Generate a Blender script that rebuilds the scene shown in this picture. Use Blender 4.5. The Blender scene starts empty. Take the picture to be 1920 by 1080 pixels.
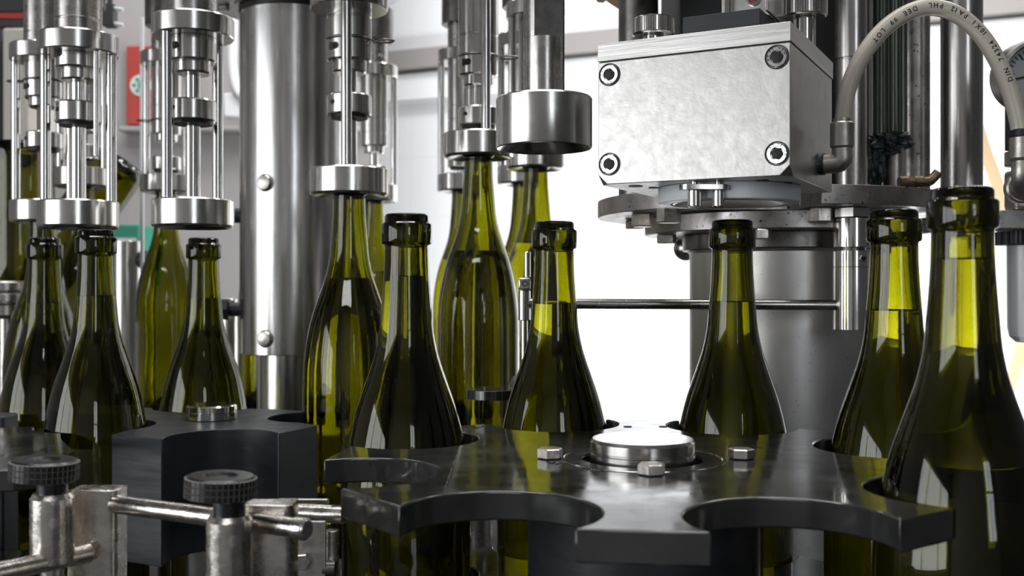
import bpy, bmesh, math, random
from mathutils import Vector, Matrix, noise
from math import sin, cos, pi, radians, sqrt, atan2
C = bpy.context.scene.collection
sc = bpy.context.scene
random.seed(7)

# ------------------------------------------------------------------ camera
F = 1960.0      # focal length in pixels of a 1920 px wide frame
EYE = 1.25      # camera height above the floor
HZ = 542.0      # horizon row
cd = bpy.data.cameras.new('camera'); cam = bpy.data.objects.new('camera', cd); C.objects.link(cam)
cam.location = (0, 0, EYE); cam.rotation_euler = (pi/2, 0, 0)
cd.sensor_width = 36; cd.lens = 36*F/1920; cd.shift_y = 2/1920; cd.clip_start = .02
cd.dof.use_dof = True; cd.dof.focus_distance = .62; cd.dof.aperture_fstop = 13
sc.camera = cam
vs = sc.view_settings
vs.view_transform = 'Standard'; vs.look = 'None'; vs.gamma = 1; vs.use_curve_mapping = False; vs.exposure = 0.0
cy = sc.cycles
cy.max_bounces = 18; cy.transmission_bounces = 16; cy.glossy_bounces = 5; cy.diffuse_bounces = 3
cy.transparent_max_bounces = 12; cy.caustics_reflective = False; cy.caustics_refractive = False
cy.sample_clamp_indirect = 6; cy.use_denoising = True

# ------------------------------------------------------------------ world and lights
w = bpy.data.worlds.new('world'); sc.world = w; w.use_nodes = True
w.node_tree.nodes['Background'].inputs[0].default_value = (.75, .85, 1, 1)
w.node_tree.nodes['Background'].inputs[1].default_value = .6
def area(name, loc, target, sx, sy, power, col=(1, 1, 1)):
    l = bpy.data.lights.new(name, 'AREA'); l.shape = 'RECTANGLE'; l.size = sx; l.size_y = sy
    l.energy = power; l.color = col
    o = bpy.data.objects.new(name, l); C.objects.link(o); o.location = loc
    o.rotation_euler = (Vector(target)-Vector(loc)).to_track_quat('-Z', 'Y').to_euler()
    return o
# daylight through the left window, the right window and two unseen lights added to brighten the back wall
area('left_window_daylight', (-2.31, -.95, 1.42), (0, -.95, 1.42), 2.6, 1.3, 40, (.97, .985, 1))
area('front_window_daylight', (1.0, -2.69, 1.9), (1.0, 0, 1.9), .6, 1.3, 10, (.9, .95, 1))
area('added_wall_wash_right', (.85, 1.5, 2.75), (.75, 2.35, 1.1), 1.1, .3, 23)
area('added_wall_wash_left', (-.7, 2.0, 2.75), (-.5, 2.9, 1.3), 1.3, .3, 16)
area('added_wall_fill_behind_tower', (.46, 1.62, 1.05), (.60, 2.4, 1.0), .35, .5, 34)  # extra light added out of sight behind the tower, brightens the back wall
area('added_front_fill', (-.2, -1.3, 2.9), (-.2, -1.6, 0), 1.4, .3, 12)  # added front fill, lifts the brackets and plates that face the camera
area('ceiling_lamp', (-.1, .7, 2.9), (-.1, .7, 0), 1.4, .25, 16)

# ------------------------------------------------------------------ helpers
def X(px, d): return (px-960)*d/F
def Z(py, d): return EYE-(py-HZ)*d/F
def W(px, py, d): return Vector((X(px, d), d, Z(py, d)))
def tag(o, label, cat, group=None):
    o['label'] = label; o['category'] = cat
    if group: o['group'] = group
    return o
def link(name, bm, m, parent=None, loc=(0, 0, 0), rot=(0, 0, 0), bev=0, sharp=24, seg=2):
    bmesh.ops.recalc_face_normals(bm, faces=bm.faces)
    for f in bm.faces: f.smooth = True
    for e in bm.edges:
        if len(e.link_faces) == 2 and e.calc_face_angle(0) > radians(sharp): e.smooth = False
    me = bpy.data.meshes.new(name); bm.to_mesh(me); bm.free()
    if m: me.materials.append(m)
    o = bpy.data.objects.new(name, me); C.objects.link(o)
    o.location = loc; o.rotation_euler = rot
    if parent: o.parent = parent
    if bev:
        b = o.modifiers.new('bevel', 'BEVEL'); b.width = bev; b.segments = seg; b.limit_method = 'ANGLE'
        b.angle_limit = radians(35); b.harden_normals = False
    return o
def empty(name, loc=(0, 0, 0), rz=0):
    o = bpy.data.objects.new(name, None); C.objects.link(o); o.location = loc; o.rotation_euler = (0, 0, rz)
    o.empty_display_size = .02
    return o
def struct(o): o['kind'] = 'structure'; return o
def dup(o, parent=None):
    c = o.copy(); C.objects.link(c)
    if parent: c.parent = parent
    for ch in list(o.children): dup(ch, c)
    return c
def box(bm, a, b, M=None):
    x0, y0, z0 = a; x1, y1, z1 = b
    v = [bm.verts.new(p) for p in ((x0,y0,z0),(x1,y0,z0),(x1,y1,z0),(x0,y1,z0),(x0,y0,z1),(x1,y0,z1),(x1,y1,z1),(x0,y1,z1))]
    if M:
        for q in v: q.co = M @ q.co
    for f in ((0,3,2,1),(4,5,6,7),(0,1,5,4),(1,2,6,5),(2,3,7,6),(3,0,4,7)): bm.faces.new([v[i] for i in f])
    return bm
def lathe(prof, seg=48, bm=None, M=None, wob=0):
    bm = bm or bmesh.new(); rings = []
    for r, z in prof:
        if r < 1e-7: rings.append([bm.verts.new((0, 0, z))])
        else: rings.append([bm.verts.new((r*cos(2*pi*i/seg), r*sin(2*pi*i/seg), z)) for i in range(seg)])
    if M:
        for rg in rings:
            for v in rg: v.co = M @ v.co
    for a, b in zip(rings, rings[1:]):
        for i in range(seg):
            j = (i+1) % seg
            if len(a) == 1 and len(b) == 1: continue
            if len(a) == 1: bm.faces.new((a[0], b[j], b[i]))
            elif len(b) == 1: bm.faces.new((a[i], a[j], b[0]))
            else: bm.faces.new((a[i], a[j], b[j], b[i]))
    return bm
def cylp(r, z0, z1, c=0):
    if c: return [(0, z0), (r-c, z0), (r, z0+c), (r, z1-c), (r-c, z1), (0, z1)]
    return [(0, z0), (r, z0), (r, z1), (0, z1)]
def cyl(r, z0, z1, c=0, seg=40, bm=None, M=None): return lathe(cylp(r, z0, z1, c), seg, bm, M)
def ringp(r0, r1, z0, z1): return [(r0, z0), (r1, z0), (r1, z1), (r0, z1), (r0, z0)]
def along(p, q):
    """matrix taking +Z of length |q-p| at origin onto the segment p->q"""
    p = Vector(p); q = Vector(q); d = q-p
    return Matrix.Translation(p) @ d.to_track_quat('Z', 'Y').to_matrix().to_4x4()
def rod(p, q, r, seg=24, bm=None, c=0):
    return cyl(r, 0, (Vector(q)-Vector(p)).length, c, seg, bm, along(p, q))
def hexp(r, z0, z1, c=.0006, bm=None, M=None):
    """hexagon bolt head / nut"""
    bm = bm or bmesh.new(); M = M or Matrix()
    lv = [(r*.9, z0), (r, z0+c), (r, z1-c), (r*.9, z1)]
    rg = [[bm.verts.new(M @ Vector((a*cos(pi/3*i), a*sin(pi/3*i), z))) for i in range(6)] for a, z in lv]
    for a, b in zip(rg, rg[1:]):
        for i in range(6): bm.faces.new((a[i], a[(i+1) % 6], b[(i+1) % 6], b[i]))
    bm.faces.new(rg[0][::-1]); bm.faces.new(rg[-1])
    return bm
def prism(loops, z0, z1, bm=None):
    """extruded outline, loops[0] outer, the rest holes"""
    bm = bm or bmesh.new(); edges = []; vv = []
    for lp in loops:
        vs_ = [bm.verts.new((p[0], p[1], z0)) for p in lp]; vv.append(vs_)
        edges += [bm.edges.new((vs_[i], vs_[(i+1) % len(vs_)])) for i in range(len(vs_))]
    r = bmesh.ops.triangle_fill(bm, edges=edges, use_beauty=True, use_dissolve=False)
    fs = [g for g in r['geom'] if isinstance(g, bmesh.types.BMFace)]
    e = bmesh.ops.extrude_face_region(bm, geom=fs)
    bmesh.ops.translate(bm, vec=(0, 0, z1-z0), verts=[g for g in e['geom'] if isinstance(g, bmesh.types.BMVert)])
    return bm
def smooth_path(pts, n=12):
    P = [Vector(p) for p in pts]; out = []
    P = [2*P[0]-P[1]]+P+[2*P[-1]-P[-2]]
    for i in range(1, len(P)-2):
        for k in range(n):
            t = k/n; a, b, c_, d = P[i-1:i+3]
            out.append(.5*((2*b)+(c_-a)*t+(2*a-5*b+4*c_-d)*t*t+(-a+3*b-3*c_+d)*t**3))
    out.append(P[-2]); return out
def tube(pts, r, seg=16, bm=None, closed=False):
    bm = bm or bmesh.new(); rings = []; n = len(pts); up = None
    for i, p in enumerate(pts):
        if closed: t = (pts[(i+1) % n]-pts[i-1]).normalized()
        else: t = (pts[min(i+1, n-1)]-pts[max(i-1, 0)]).normalized()
        if up is None: up = t.orthogonal().normalized()
        up = (up-t*up.dot(t)).normalized(); s = t.cross(up)
        rr = r[i] if isinstance(r, (list, tuple)) else r
        rings.append([bm.verts.new(p+up*rr*cos(2*pi*k/seg)+s*rr*sin(2*pi*k/seg)) for k in range(seg)])
    m = n if closed else n-1
    for i in range(m):
        a, b = rings[i], rings[(i+1) % n]
        for k in range(seg): bm.faces.new((a[k], a[(k+1) % seg], b[(k+1) % seg], b[k]))
    if not closed: bm.faces.new(rings[0][::-1]); bm.faces.new(rings[-1])
    return bm
def arc(c, r, a0, a1, n=24): return [(c[0]+r*cos(a0+(a1-a0)*i/n), c[1]+r*sin(a0+(a1-a0)*i/n)) for i in range(n+1)]
def arc3(p, q, s, n=20):
    ax, ay = p; bx, by = q; cx, cy_ = s
    D = 2*(ax*(by-cy_)+bx*(cy_-ay)+cx*(ay-by))
    ux = ((ax*ax+ay*ay)*(by-cy_)+(bx*bx+by*by)*(cy_-ay)+(cx*cx+cy_*cy_)*(ay-by))/D
    uy = ((ax*ax+ay*ay)*(cx-bx)+(bx*bx+by*by)*(ax-cx)+(cx*cx+cy_*cy_)*(bx-ax))/D
    a0 = atan2(ay-uy, ax-ux); a1 = atan2(by-uy, bx-ux); a2 = atan2(cy_-uy, cx-ux)
    cr = (bx-ax)*(cy_-by)-(by-ay)*(cx-bx)
    if cr > 0:
        while a2 < a0: a2 += 2*pi
    else:
        while a2 > a0: a2 -= 2*pi
    return arc((ux, uy), sqrt((ax-ux)**2+(ay-uy)**2), a0, a2, n)

# ------------------------------------------------------------------ materials
def mat(name, col, rough=.5, metal=0, rvar=0, cvar=0, bump=0, scale=60, stretch=(1, 1, 1), spec=.5, trans=0, ior=1.5, spots=0, coat=0, dist=.001):
    m = bpy.data.materials.new(name); m.use_nodes = True; nt = m.node_tree; N = nt.nodes; L = nt.links
    b = N['Principled BSDF']
    b.inputs['Base Color'].default_value = (*col, 1); b.inputs['Roughness'].default_value = rough
    b.inputs['Metallic'].default_value = metal; b.inputs['IOR'].default_value = ior
    b.inputs['Specular IOR Level'].default_value = spec; b.inputs['Transmission Weight'].default_value = trans
    b.inputs['Coat Weight'].default_value = coat
    if rvar or cvar or bump or spots:
        tc = N.new('ShaderNodeTexCoord'); mp = N.new('ShaderNodeMapping'); mp.inputs['Scale'].default_value = stretch
        L.new(tc.outputs['Object'], mp.inputs[0])
        nz = N.new('ShaderNodeTexNoise'); nz.inputs['Scale'].default_value = scale; nz.inputs['Detail'].default_value = 6
        nz.inputs['Roughness'].default_value = .62
        L.new(mp.outputs[0], nz.inputs['Vector'])
    if rvar:
        r = N.new('ShaderNodeMapRange'); r.inputs[1].default_value = .3; r.inputs[2].default_value = .7
        r.inputs[3].default_value = max(0, rough-rvar); r.inputs[4].default_value = rough+rvar
        L.new(nz.outputs[0], r.inputs[0]); L.new(r.outputs[0], b.inputs['Roughness'])
    if cvar or spots:
        nz2 = N.new('ShaderNodeTexNoise'); nz2.inputs['Scale'].default_value = scale*.45; nz2.inputs['Detail'].default_value = 5
        L.new(mp.outputs[0], nz2.inputs['Vector'])
        r = N.new('ShaderNodeMapRange'); r.inputs[1].default_value = .32; r.inputs[2].default_value = .68
        r.inputs[3].default_value = 1-cvar; r.inputs[4].default_value = 1+cvar
        L.new(nz2.outputs[0], r.inputs[0])
        mx = N.new('ShaderNodeMix'); mx.data_type = 'RGBA'; mx.blend_type = 'MULTIPLY'; mx.inputs[0].default_value = 1
        mx.inputs[6].default_value = (*col, 1); L.new(r.outputs[0], mx.inputs[7])
        last = mx.outputs[2]
        if spots:
            n3 = N.new('ShaderNodeTexNoise'); n3.inputs['Scale'].default_value = 420; n3.inputs['Detail'].default_value = 2
            L.new(tc.outputs['Object'], n3.inputs['Vector'])
            r3 = N.new('ShaderNodeMapRange'); r3.inputs[1].default_value = .66; r3.inputs[2].default_value = .7
            r3.inputs[3].default_value = 0; r3.inputs[4].default_value = spots
            L.new(n3.outputs[0], r3.inputs[0])
            m3 = N.new('ShaderNodeMix'); m3.data_type = 'RGBA'; L.new(r3.outputs[0], m3.inputs[0]); L.new(last, m3.inputs[6])
            m3.inputs[7].default_value = (.03, .022, .018, 1); last = m3.outputs[2]
        L.new(last, b.inputs['Base Color'])
    if bump:
        bp = N.new('ShaderNodeBump'); bp.inputs['Strength'].default_value = bump; bp.inputs['Distance'].default_value = dist
        L.new(nz.outputs[0], bp.inputs['Height']); L.new(bp.outputs[0], b.inputs['Normal'])
    return m
M = {}
M['steel'] = mat('machined_steel', (.60, .585, .56), .20, 1, .04, .08, .015, 120, (1, 1, .5))
M['steel_turned'] = mat('turned_steel', (.56, .545, .52), .22, 1, .05, .10, .02, 120, (1, 1, .5))
M['steel_polish'] = mat('polished_steel', (.70, .69, .67), .13, 1, .04, .04)
M['steel_dull'] = mat('dull_steel', (.46, .44, .42), .27, 1, .06, .14, .03, 120)
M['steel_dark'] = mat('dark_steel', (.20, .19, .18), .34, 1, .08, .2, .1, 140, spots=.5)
M['steel_spot'] = mat('spotted_steel', (.40, .375, .36), .36, 1, .1, .2, .15, 140, spots=.9)
M['rod_steel'] = mat('rod_steel', (.5, .48, .46), .25, 1, .06, .12, .08, 120, (1, 1, .12))
M['brushed'] = mat('brushed_column_steel', (.58, .57, .56), .22, 1, .06, .1, .08, 200, (1, 1, .06))
M['column'] = mat('stained_column_steel', (.60, .58, .56), .40, 1, .08, .2, .05, 26, spots=.25)
M['alu'] = mat('milled_aluminium', (.56, .545, .525), .38, 1, .05, .06, .12, 190)
M['alu_streak'] = mat('streaked_aluminium', (.60, .585, .565), .36, 1, .08, .07, .14, 60, (.25, .25, 8))
M['cast'] = mat('pitted_bracket_steel', (.80, .75, .69), .25, 1, .1, .2, .3, 170, dist=.0007)
M['nickel'] = mat('worn_nickel', (.50, .47, .43), .42, 1, .1, .2, .25, 150)
M['black_plastic'] = mat('black_plastic', (.02, .021, .024), .42, 0, .08, .2, .12, 90, spec=.5)
M['knob_black'] = mat('black_knob_plastic', (.016, .016, .018), .3, 0, .06, .2, .08, 200)
M['plate'] = mat('worn_dark_plate', (.030, .030, .029), .13, 0, .11, .6, .04, 40, (1, 1, 1), spec=1.0)
M['block'] = mat('black_block_plastic', (.024, .026, .030), .40, 0, .1, .3, .16, 60, (.4, .4, 2.2))
M['black'] = mat('matt_black', (.010, .010, .011), .55)
M['rubber'] = mat('black_rubber', (.015, .015, .016), .5)
M['white_plastic'] = mat('white_plastic', (.93, .95, .97), .35, 0, .05, .03, spec=.4)
M['brass'] = mat('dirty_brass', (.20, .15, .10), .45, 1, .1, .4, .3, 300)
M['dust'] = mat('dusty_groove', (.20, .19, .17), .7)
M['bolt'] = mat('bolt_steel', (.62, .58, .53), .34, 1, .08, .2, .2, 260)
M['brown'] = mat('brown_tube', (.16, .09, .06), .35)
M['grease'] = mat('dark_green_grease', (.012, .022, .024), .28, 0, .1, .4, .6, 220, dist=.002)
M['shaft'] = mat('dirty_green_shaft', (.075, .085, .070), .34, 1, .1, .5, .4, 160, (1, 1, .06))
M['red'] = mat('red_sign_paint', (.42, .05, .04), .5)
M['signwhite'] = mat('sign_white', (.62, .66, .64), .5)
M['signgreen'] = mat('sign_green', (.02, .26, .16), .5)
M['beige'] = mat('beige_panel', (.62, .58, .52), .5)
M['greypanel'] = mat('grey_panel', (.36, .34, .34), .5, 0, .05, .06, scale=3)
M['beam'] = mat('grey_beam_paint', (.30, .28, .27), .6)
M['whitepaint'] = mat('white_paint', (.82, .83, .84), .4)
M['strap'] = mat('beige_strap', (.42, .31, .19), .6)
M['frame'] = mat('dark_frame_paint', (.04, .038, .038), .45)
M['ink'] = mat('black_ink', (.008, .008, .008), .5)
M['print'] = mat('hose_print', (.03, .025, .02), .5)
M['dial'] = mat('grey_dial', (.40, .41, .42), .4)
M['table'] = mat('dark_table_steel', (.035, .035, .035), .7, 0, .1, .3, scale=20, spec=.2)
M['floorm'] = mat('grey_floor', (.06, .058, .056), .5, 0, .1, .15, scale=4)
M['wallm'] = mat('grey_wall', (.30, .295, .29), .7)
M['wallr'] = mat('dark_grey_wall', (.06, .06, .06), .7)
M['ceil'] = mat('ceiling_paint', (.22, .22, .22), .8)
M['clear'] = mat('clear_acrylic', (.85, .88, .90), .25, trans=.55, spec=.6)
def glass_mat():
    m = mat('olive_bottle_glass', (1, 1, 1), 0.0, 0, bump=.035, scale=30, stretch=(1, 1, .3), trans=1, ior=1.52, dist=.002)
    N = m.node_tree.nodes; va = N.new('ShaderNodeVolumeAbsorption')
    va.inputs['Color'].default_value = (.826, .826, .02, 1); va.inputs['Density'].default_value = 1680
    m.node_tree.links.new(va.outputs[0], N['Material Output'].inputs['Volume'])
    return m
M['glass'] = glass_mat()
M['wine'] = mat('pale_wine', (.93, .90, .62), 0, trans=1, ior=1.345)
def hose_mat():
    m = mat('milky_hose', (.86, .79, .68), .28, 0, trans=.25, ior=1.4)
    b = m.node_tree.nodes['Principled BSDF']; b.inputs['Subsurface Weight'].default_value = .25
    b.inputs['Subsurface Radius'].default_value = (.01, .008, .006)
    return m
M['hose'] = hose_mat()
M['bowl'] = mat('frosted_bowl', (.86, .87, .88), .25, trans=.4)
def tile_mat():
    m = bpy.data.materials.new('white_tiles'); m.use_nodes = True; N = m.node_tree.nodes; L = m.node_tree.links
    b = N['Principled BSDF']; b.inputs['Roughness'].default_value = .35
    tc = N.new('ShaderNodeTexCoord'); br = N.new('ShaderNodeTexBrick'); br.offset = 0
    mp = N.new('ShaderNodeMapping'); mp.inputs['Rotation'].default_value = (pi/2, 0, 0)
    L.new(tc.outputs['Object'], mp.inputs[0]); L.new(mp.outputs[0], br.inputs[0])
    br.inputs['Color1'].default_value = (.80, .805, .83, 1); br.inputs['Color2'].default_value = (.79, .80, .82, 1)
    br.inputs['Mortar'].default_value = (.765, .77, .79, 1); br.inputs['Scale'].default_value = 1
    br.inputs['Mortar Size'].default_value = .003; br.inputs['Brick Width'].default_value = .16; br.inputs['Row Height'].default_value = .16
    L.new(br.outputs[0], b.inputs[0])
    return m
M['tiles'] = tile_mat()

# ------------------------------------------------------------------ room
def slab(name, a, b, m, **k): return struct(link(name, box(bmesh.new(), a, b), m, **k))
slab('floor', (-2.4, -2.8, -.1), (2.4, 4.2, 0), M['floorm'])
slab('ceiling', (-2.4, -2.8, 3.0), (2.4, 4.2, 3.1), M['ceil'])
slab('wall_right', (1.5, -2.8, 0), (1.6, 4.2, 3.0), M['wallr'])
bm = bmesh.new()                                     # front wall with an opening
for a, b in (((-2.3, 0), (.7, 3)), ((1.3, 0), (2.3, 3)), ((.7, 0), (1.3, 1.25)), ((.7, 2.55), (1.3, 3))):
    box(bm, (a[0], -2.7, a[1]), (b[0], -2.6, b[1]))
struct(link('wall_front', bm, M['wallm']))
bm = bmesh.new()                                     # left wall with an opening
for a, b in (((-2.7, 0), (-2.25, 3)), ((.35, 0), (4.2, 3)), ((-2.25, 0), (.35, .77)), ((-2.25, 2.07), (.35, 3))):
    box(bm, (-2.3, a[0], a[1]), (-2.2, b[0], b[1]))
struct(link('wall_left', bm, M['wallm']))
bm = bmesh.new()
for y in (-2.25, -1.40, -.30, .30): box(bm, (-2.26, y, .77), (-2.22, y+.05, 2.07))
for z in (.77, 2.02): box(bm, (-2.26, -2.25, z), (-2.22, .35, z+.05))
struct(link('window_1', bm, M['whitepaint']))
bm = bmesh.new()
for x in (.7, .98, 1.26): box(bm, (x, -2.68, 1.25), (x+.04, -2.64, 2.55))
for z in (1.25, 1.9, 2.51): box(bm, (.7, -2.68, z), (1.3, -2.64, z+.04))
struct(link('window_2', bm, M['whitepaint']))
# the tiled back wall stands at an angle: nearer on the right
WA = -atan2(.39, .92); WO = Vector((.172, 2.6, 0))
def wallpt(s, off, z): # s metres along the wall, off metres in front of it
    return WO+Vector((cos(WA)*s+sin(WA)*off, sin(WA)*s-cos(WA)*off, z))
wb = link('wall_back', box(bmesh.new(), (-3.2, 0, 0), (2.6, .1, 3.0)), M['tiles'], loc=WO, rot=(0, 0, WA)); struct(wb)
hb = .577+EYE
struct(link('trim_1', box(bmesh.new(), (-3, -.05, hb), (2.4, 0, hb+.05)), M['beam'], loc=WO, rot=(0, 0, WA)))
o = link('wall_rail', box(bmesh.new(), (-.75, -.03, hb-.085), (2.3, 0, hb-.004)), M['whitepaint'], loc=WO, rot=(0, 0, WA), bev=.008)
tag(o, 'long white rail fixed along the tiled wall under the grey beam', 'rail')

# ------------------------------------------------------------------ bottles
PROF = [(.0112, 0), (.0121, .0006), (.0126, .0018), (.0126, .0042), (.0129, .0050), (.0141, .0056), (.01447, .0064), (.01447, .0160),
        (.0141, .0171), (.0128, .0176), (.0125, .0185), (.0126, .026), (.0130, .035), (.0136, .044), (.0145, .055), (.0157, .068),
        (.0181, .080), (.0212, .090), (.0247, .100), (.0282, .1103), (.0312, .1215), (.0334, .1325), (.0351, .143), (.0362, .154), (.0367, .166),
        (.0368, .20), (.0368, .24), (.0368, .288), (.0360, .295), (.0338, .2992), (.030, .300), (.024, .2975), (.016, .285), (.008, .277), (0, .275)]
def catmull(P, n):
    out = []
    Q = [P[0]]+P+[P[-1]]
    for i in range(1, len(Q)-2):
        for k in range(n):
            t = k/n
            out.append(tuple(.5*((2*Q[i][j])+(Q[i+1][j]-Q[i-1][j])*t+(2*Q[i-1][j]-5*Q[i][j]+4*Q[i+1][j]-Q[i+2][j])*t*t+(-Q[i-1][j]+3*Q[i][j]-3*Q[i+1][j]+Q[i+2][j])*t**3) for j in (0, 1)))
    out.append(P[-1]); return out
def bottle_mesh(seg):
    h = .3; out = PROF[:11]+catmull(PROF[10:28], 3)[1:-1]+PROF[27:]
    outer = [(r, h-z) for r, z in out]
    def inner_r(z):
        rs = [(r, zz) for r, zz in out[:-6]]
        for (r0, z0), (r1, z1) in zip(rs, rs[1:]):
            if z0 <= z <= z1 and z1 > z0:
                r = r0+(r1-r0)*(z-z0)/(z1-z0); return r
        return .0367
    inn = [(.0093, .0008), (.0091, .004), (.0091, .018), (.0093, .03)]
    z = .042
    while z < .286: inn.append((inner_r(z)-.0032-.0003*sin(z*70), z)); z += .008
    inn += [(.0325, .2885), (.028, .291), (.021, .287), (.013, .276), (.006, .2705), (0, .2695)]
    inner = [(r, h-z) for r, z in inn]
    prof = [outer[-1]]+outer[:-1][::-1]+inner
    return lathe(prof, seg), inner
def wine_mesh(level, inner, seg):
    """wine filling the bore up to the level (height above the bottle base)"""
    pts = [(r+.0002 if r > 0 else 0, z-(0 if r > 0 else .0002)) for r, z in inner if z < level]
    rt = min(inner, key=lambda p: abs(p[1]-level))[0]
    return lathe([(0, level-.0003), (rt*.8, level-.0002), (rt+.0002, level+.0006)]+pts, seg)
INNER = None
def make_bottle(level, label, seg=72, group='green glass wine bottles', name='wine_bottle'):
    global INNER
    bm, INNER = bottle_mesh(seg)
    o = link(name, bm, M['glass'], sharp=70)
    tag(o, label, 'bottle', group)
    if level: link('wine', wine_mesh(level, INNER, seg), M['wine'], o, sharp=60)
    return o
protos = {}
def bottle(px, d, ztop, label, level=None, x=None, rot=(0, 0, 0), group='green glass wine bottles', rz=0):
    key = round(level, 3) if level else 0
    if key not in protos: o = protos[key] = make_bottle(level, label)
    else: o = dup(protos[key])
    o.location = (X(px, d) if x is None else x, d, EYE+ztop-.3); o.rotation_euler = (rot[0], rot[1], rz)
    tag(o, label, 'bottle', group)
    return o
ST = 'bottles in the star wheels'; CR = 'bottles raised under the filling heads'
LIP = .0430
bottle(757, .5999, LIP, 'green wine bottle in the left pocket of the big eight-pocket star wheel', .264, x=-.0605, group=ST)
bottle(1035, .6676, LIP, 'open green wine bottle standing below the hollow steel bell, bright yellow band in its neck', .2475, x=.0270, group=ST)
bottle(1373, .6539, LIP, 'green wine bottle under the white ring of the square corking head', .249, x=.1378, group=ST)
bottle(1677, .5680, LIP, 'green wine bottle at right, standing in front of the hanging steel holder', .2455, x=.2075, group=ST)
bottle(1806, .4445, LIP, 'largest and nearest green wine bottle, at the far right edge', .2695, x=.1915, group=ST)
bottle(180, .760, LIP, 'dark green wine bottle at left, touching the left side of the black block', .252, x=-.3025, group=ST)
bottle(383, .880, LIP, 'dark green wine bottle rising behind the black block wheel and its steel cap', .249, x=-.2595, group=ST)
bottle(83, .880, LIP, 'dark green wine bottle at the far left, left of the one before the black block', .2455, x=-.3935, group=ST)

# ------------------------------------------------------------------ table and pedestals
TB = EYE+LIP-.3002
tbl = link('machine_table', box(bmesh.new(), (-1.0, .30, TB-.03), (1.0, 1.9, TB)), M['table'], bev=.004)
tag(tbl, 'dark steel machine table carrying the star wheels, low under the bottles', 'table')
legs = [(-.95, .35), (.95, .35), (-.95, 1.85), (.95, 1.85)]
for x, y in legs: link('leg', box(bmesh.new(), (x-.03, y-.03, 0), (x+.03, y+.03, TB-.031)), M['steel_dull'], tbl)

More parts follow.
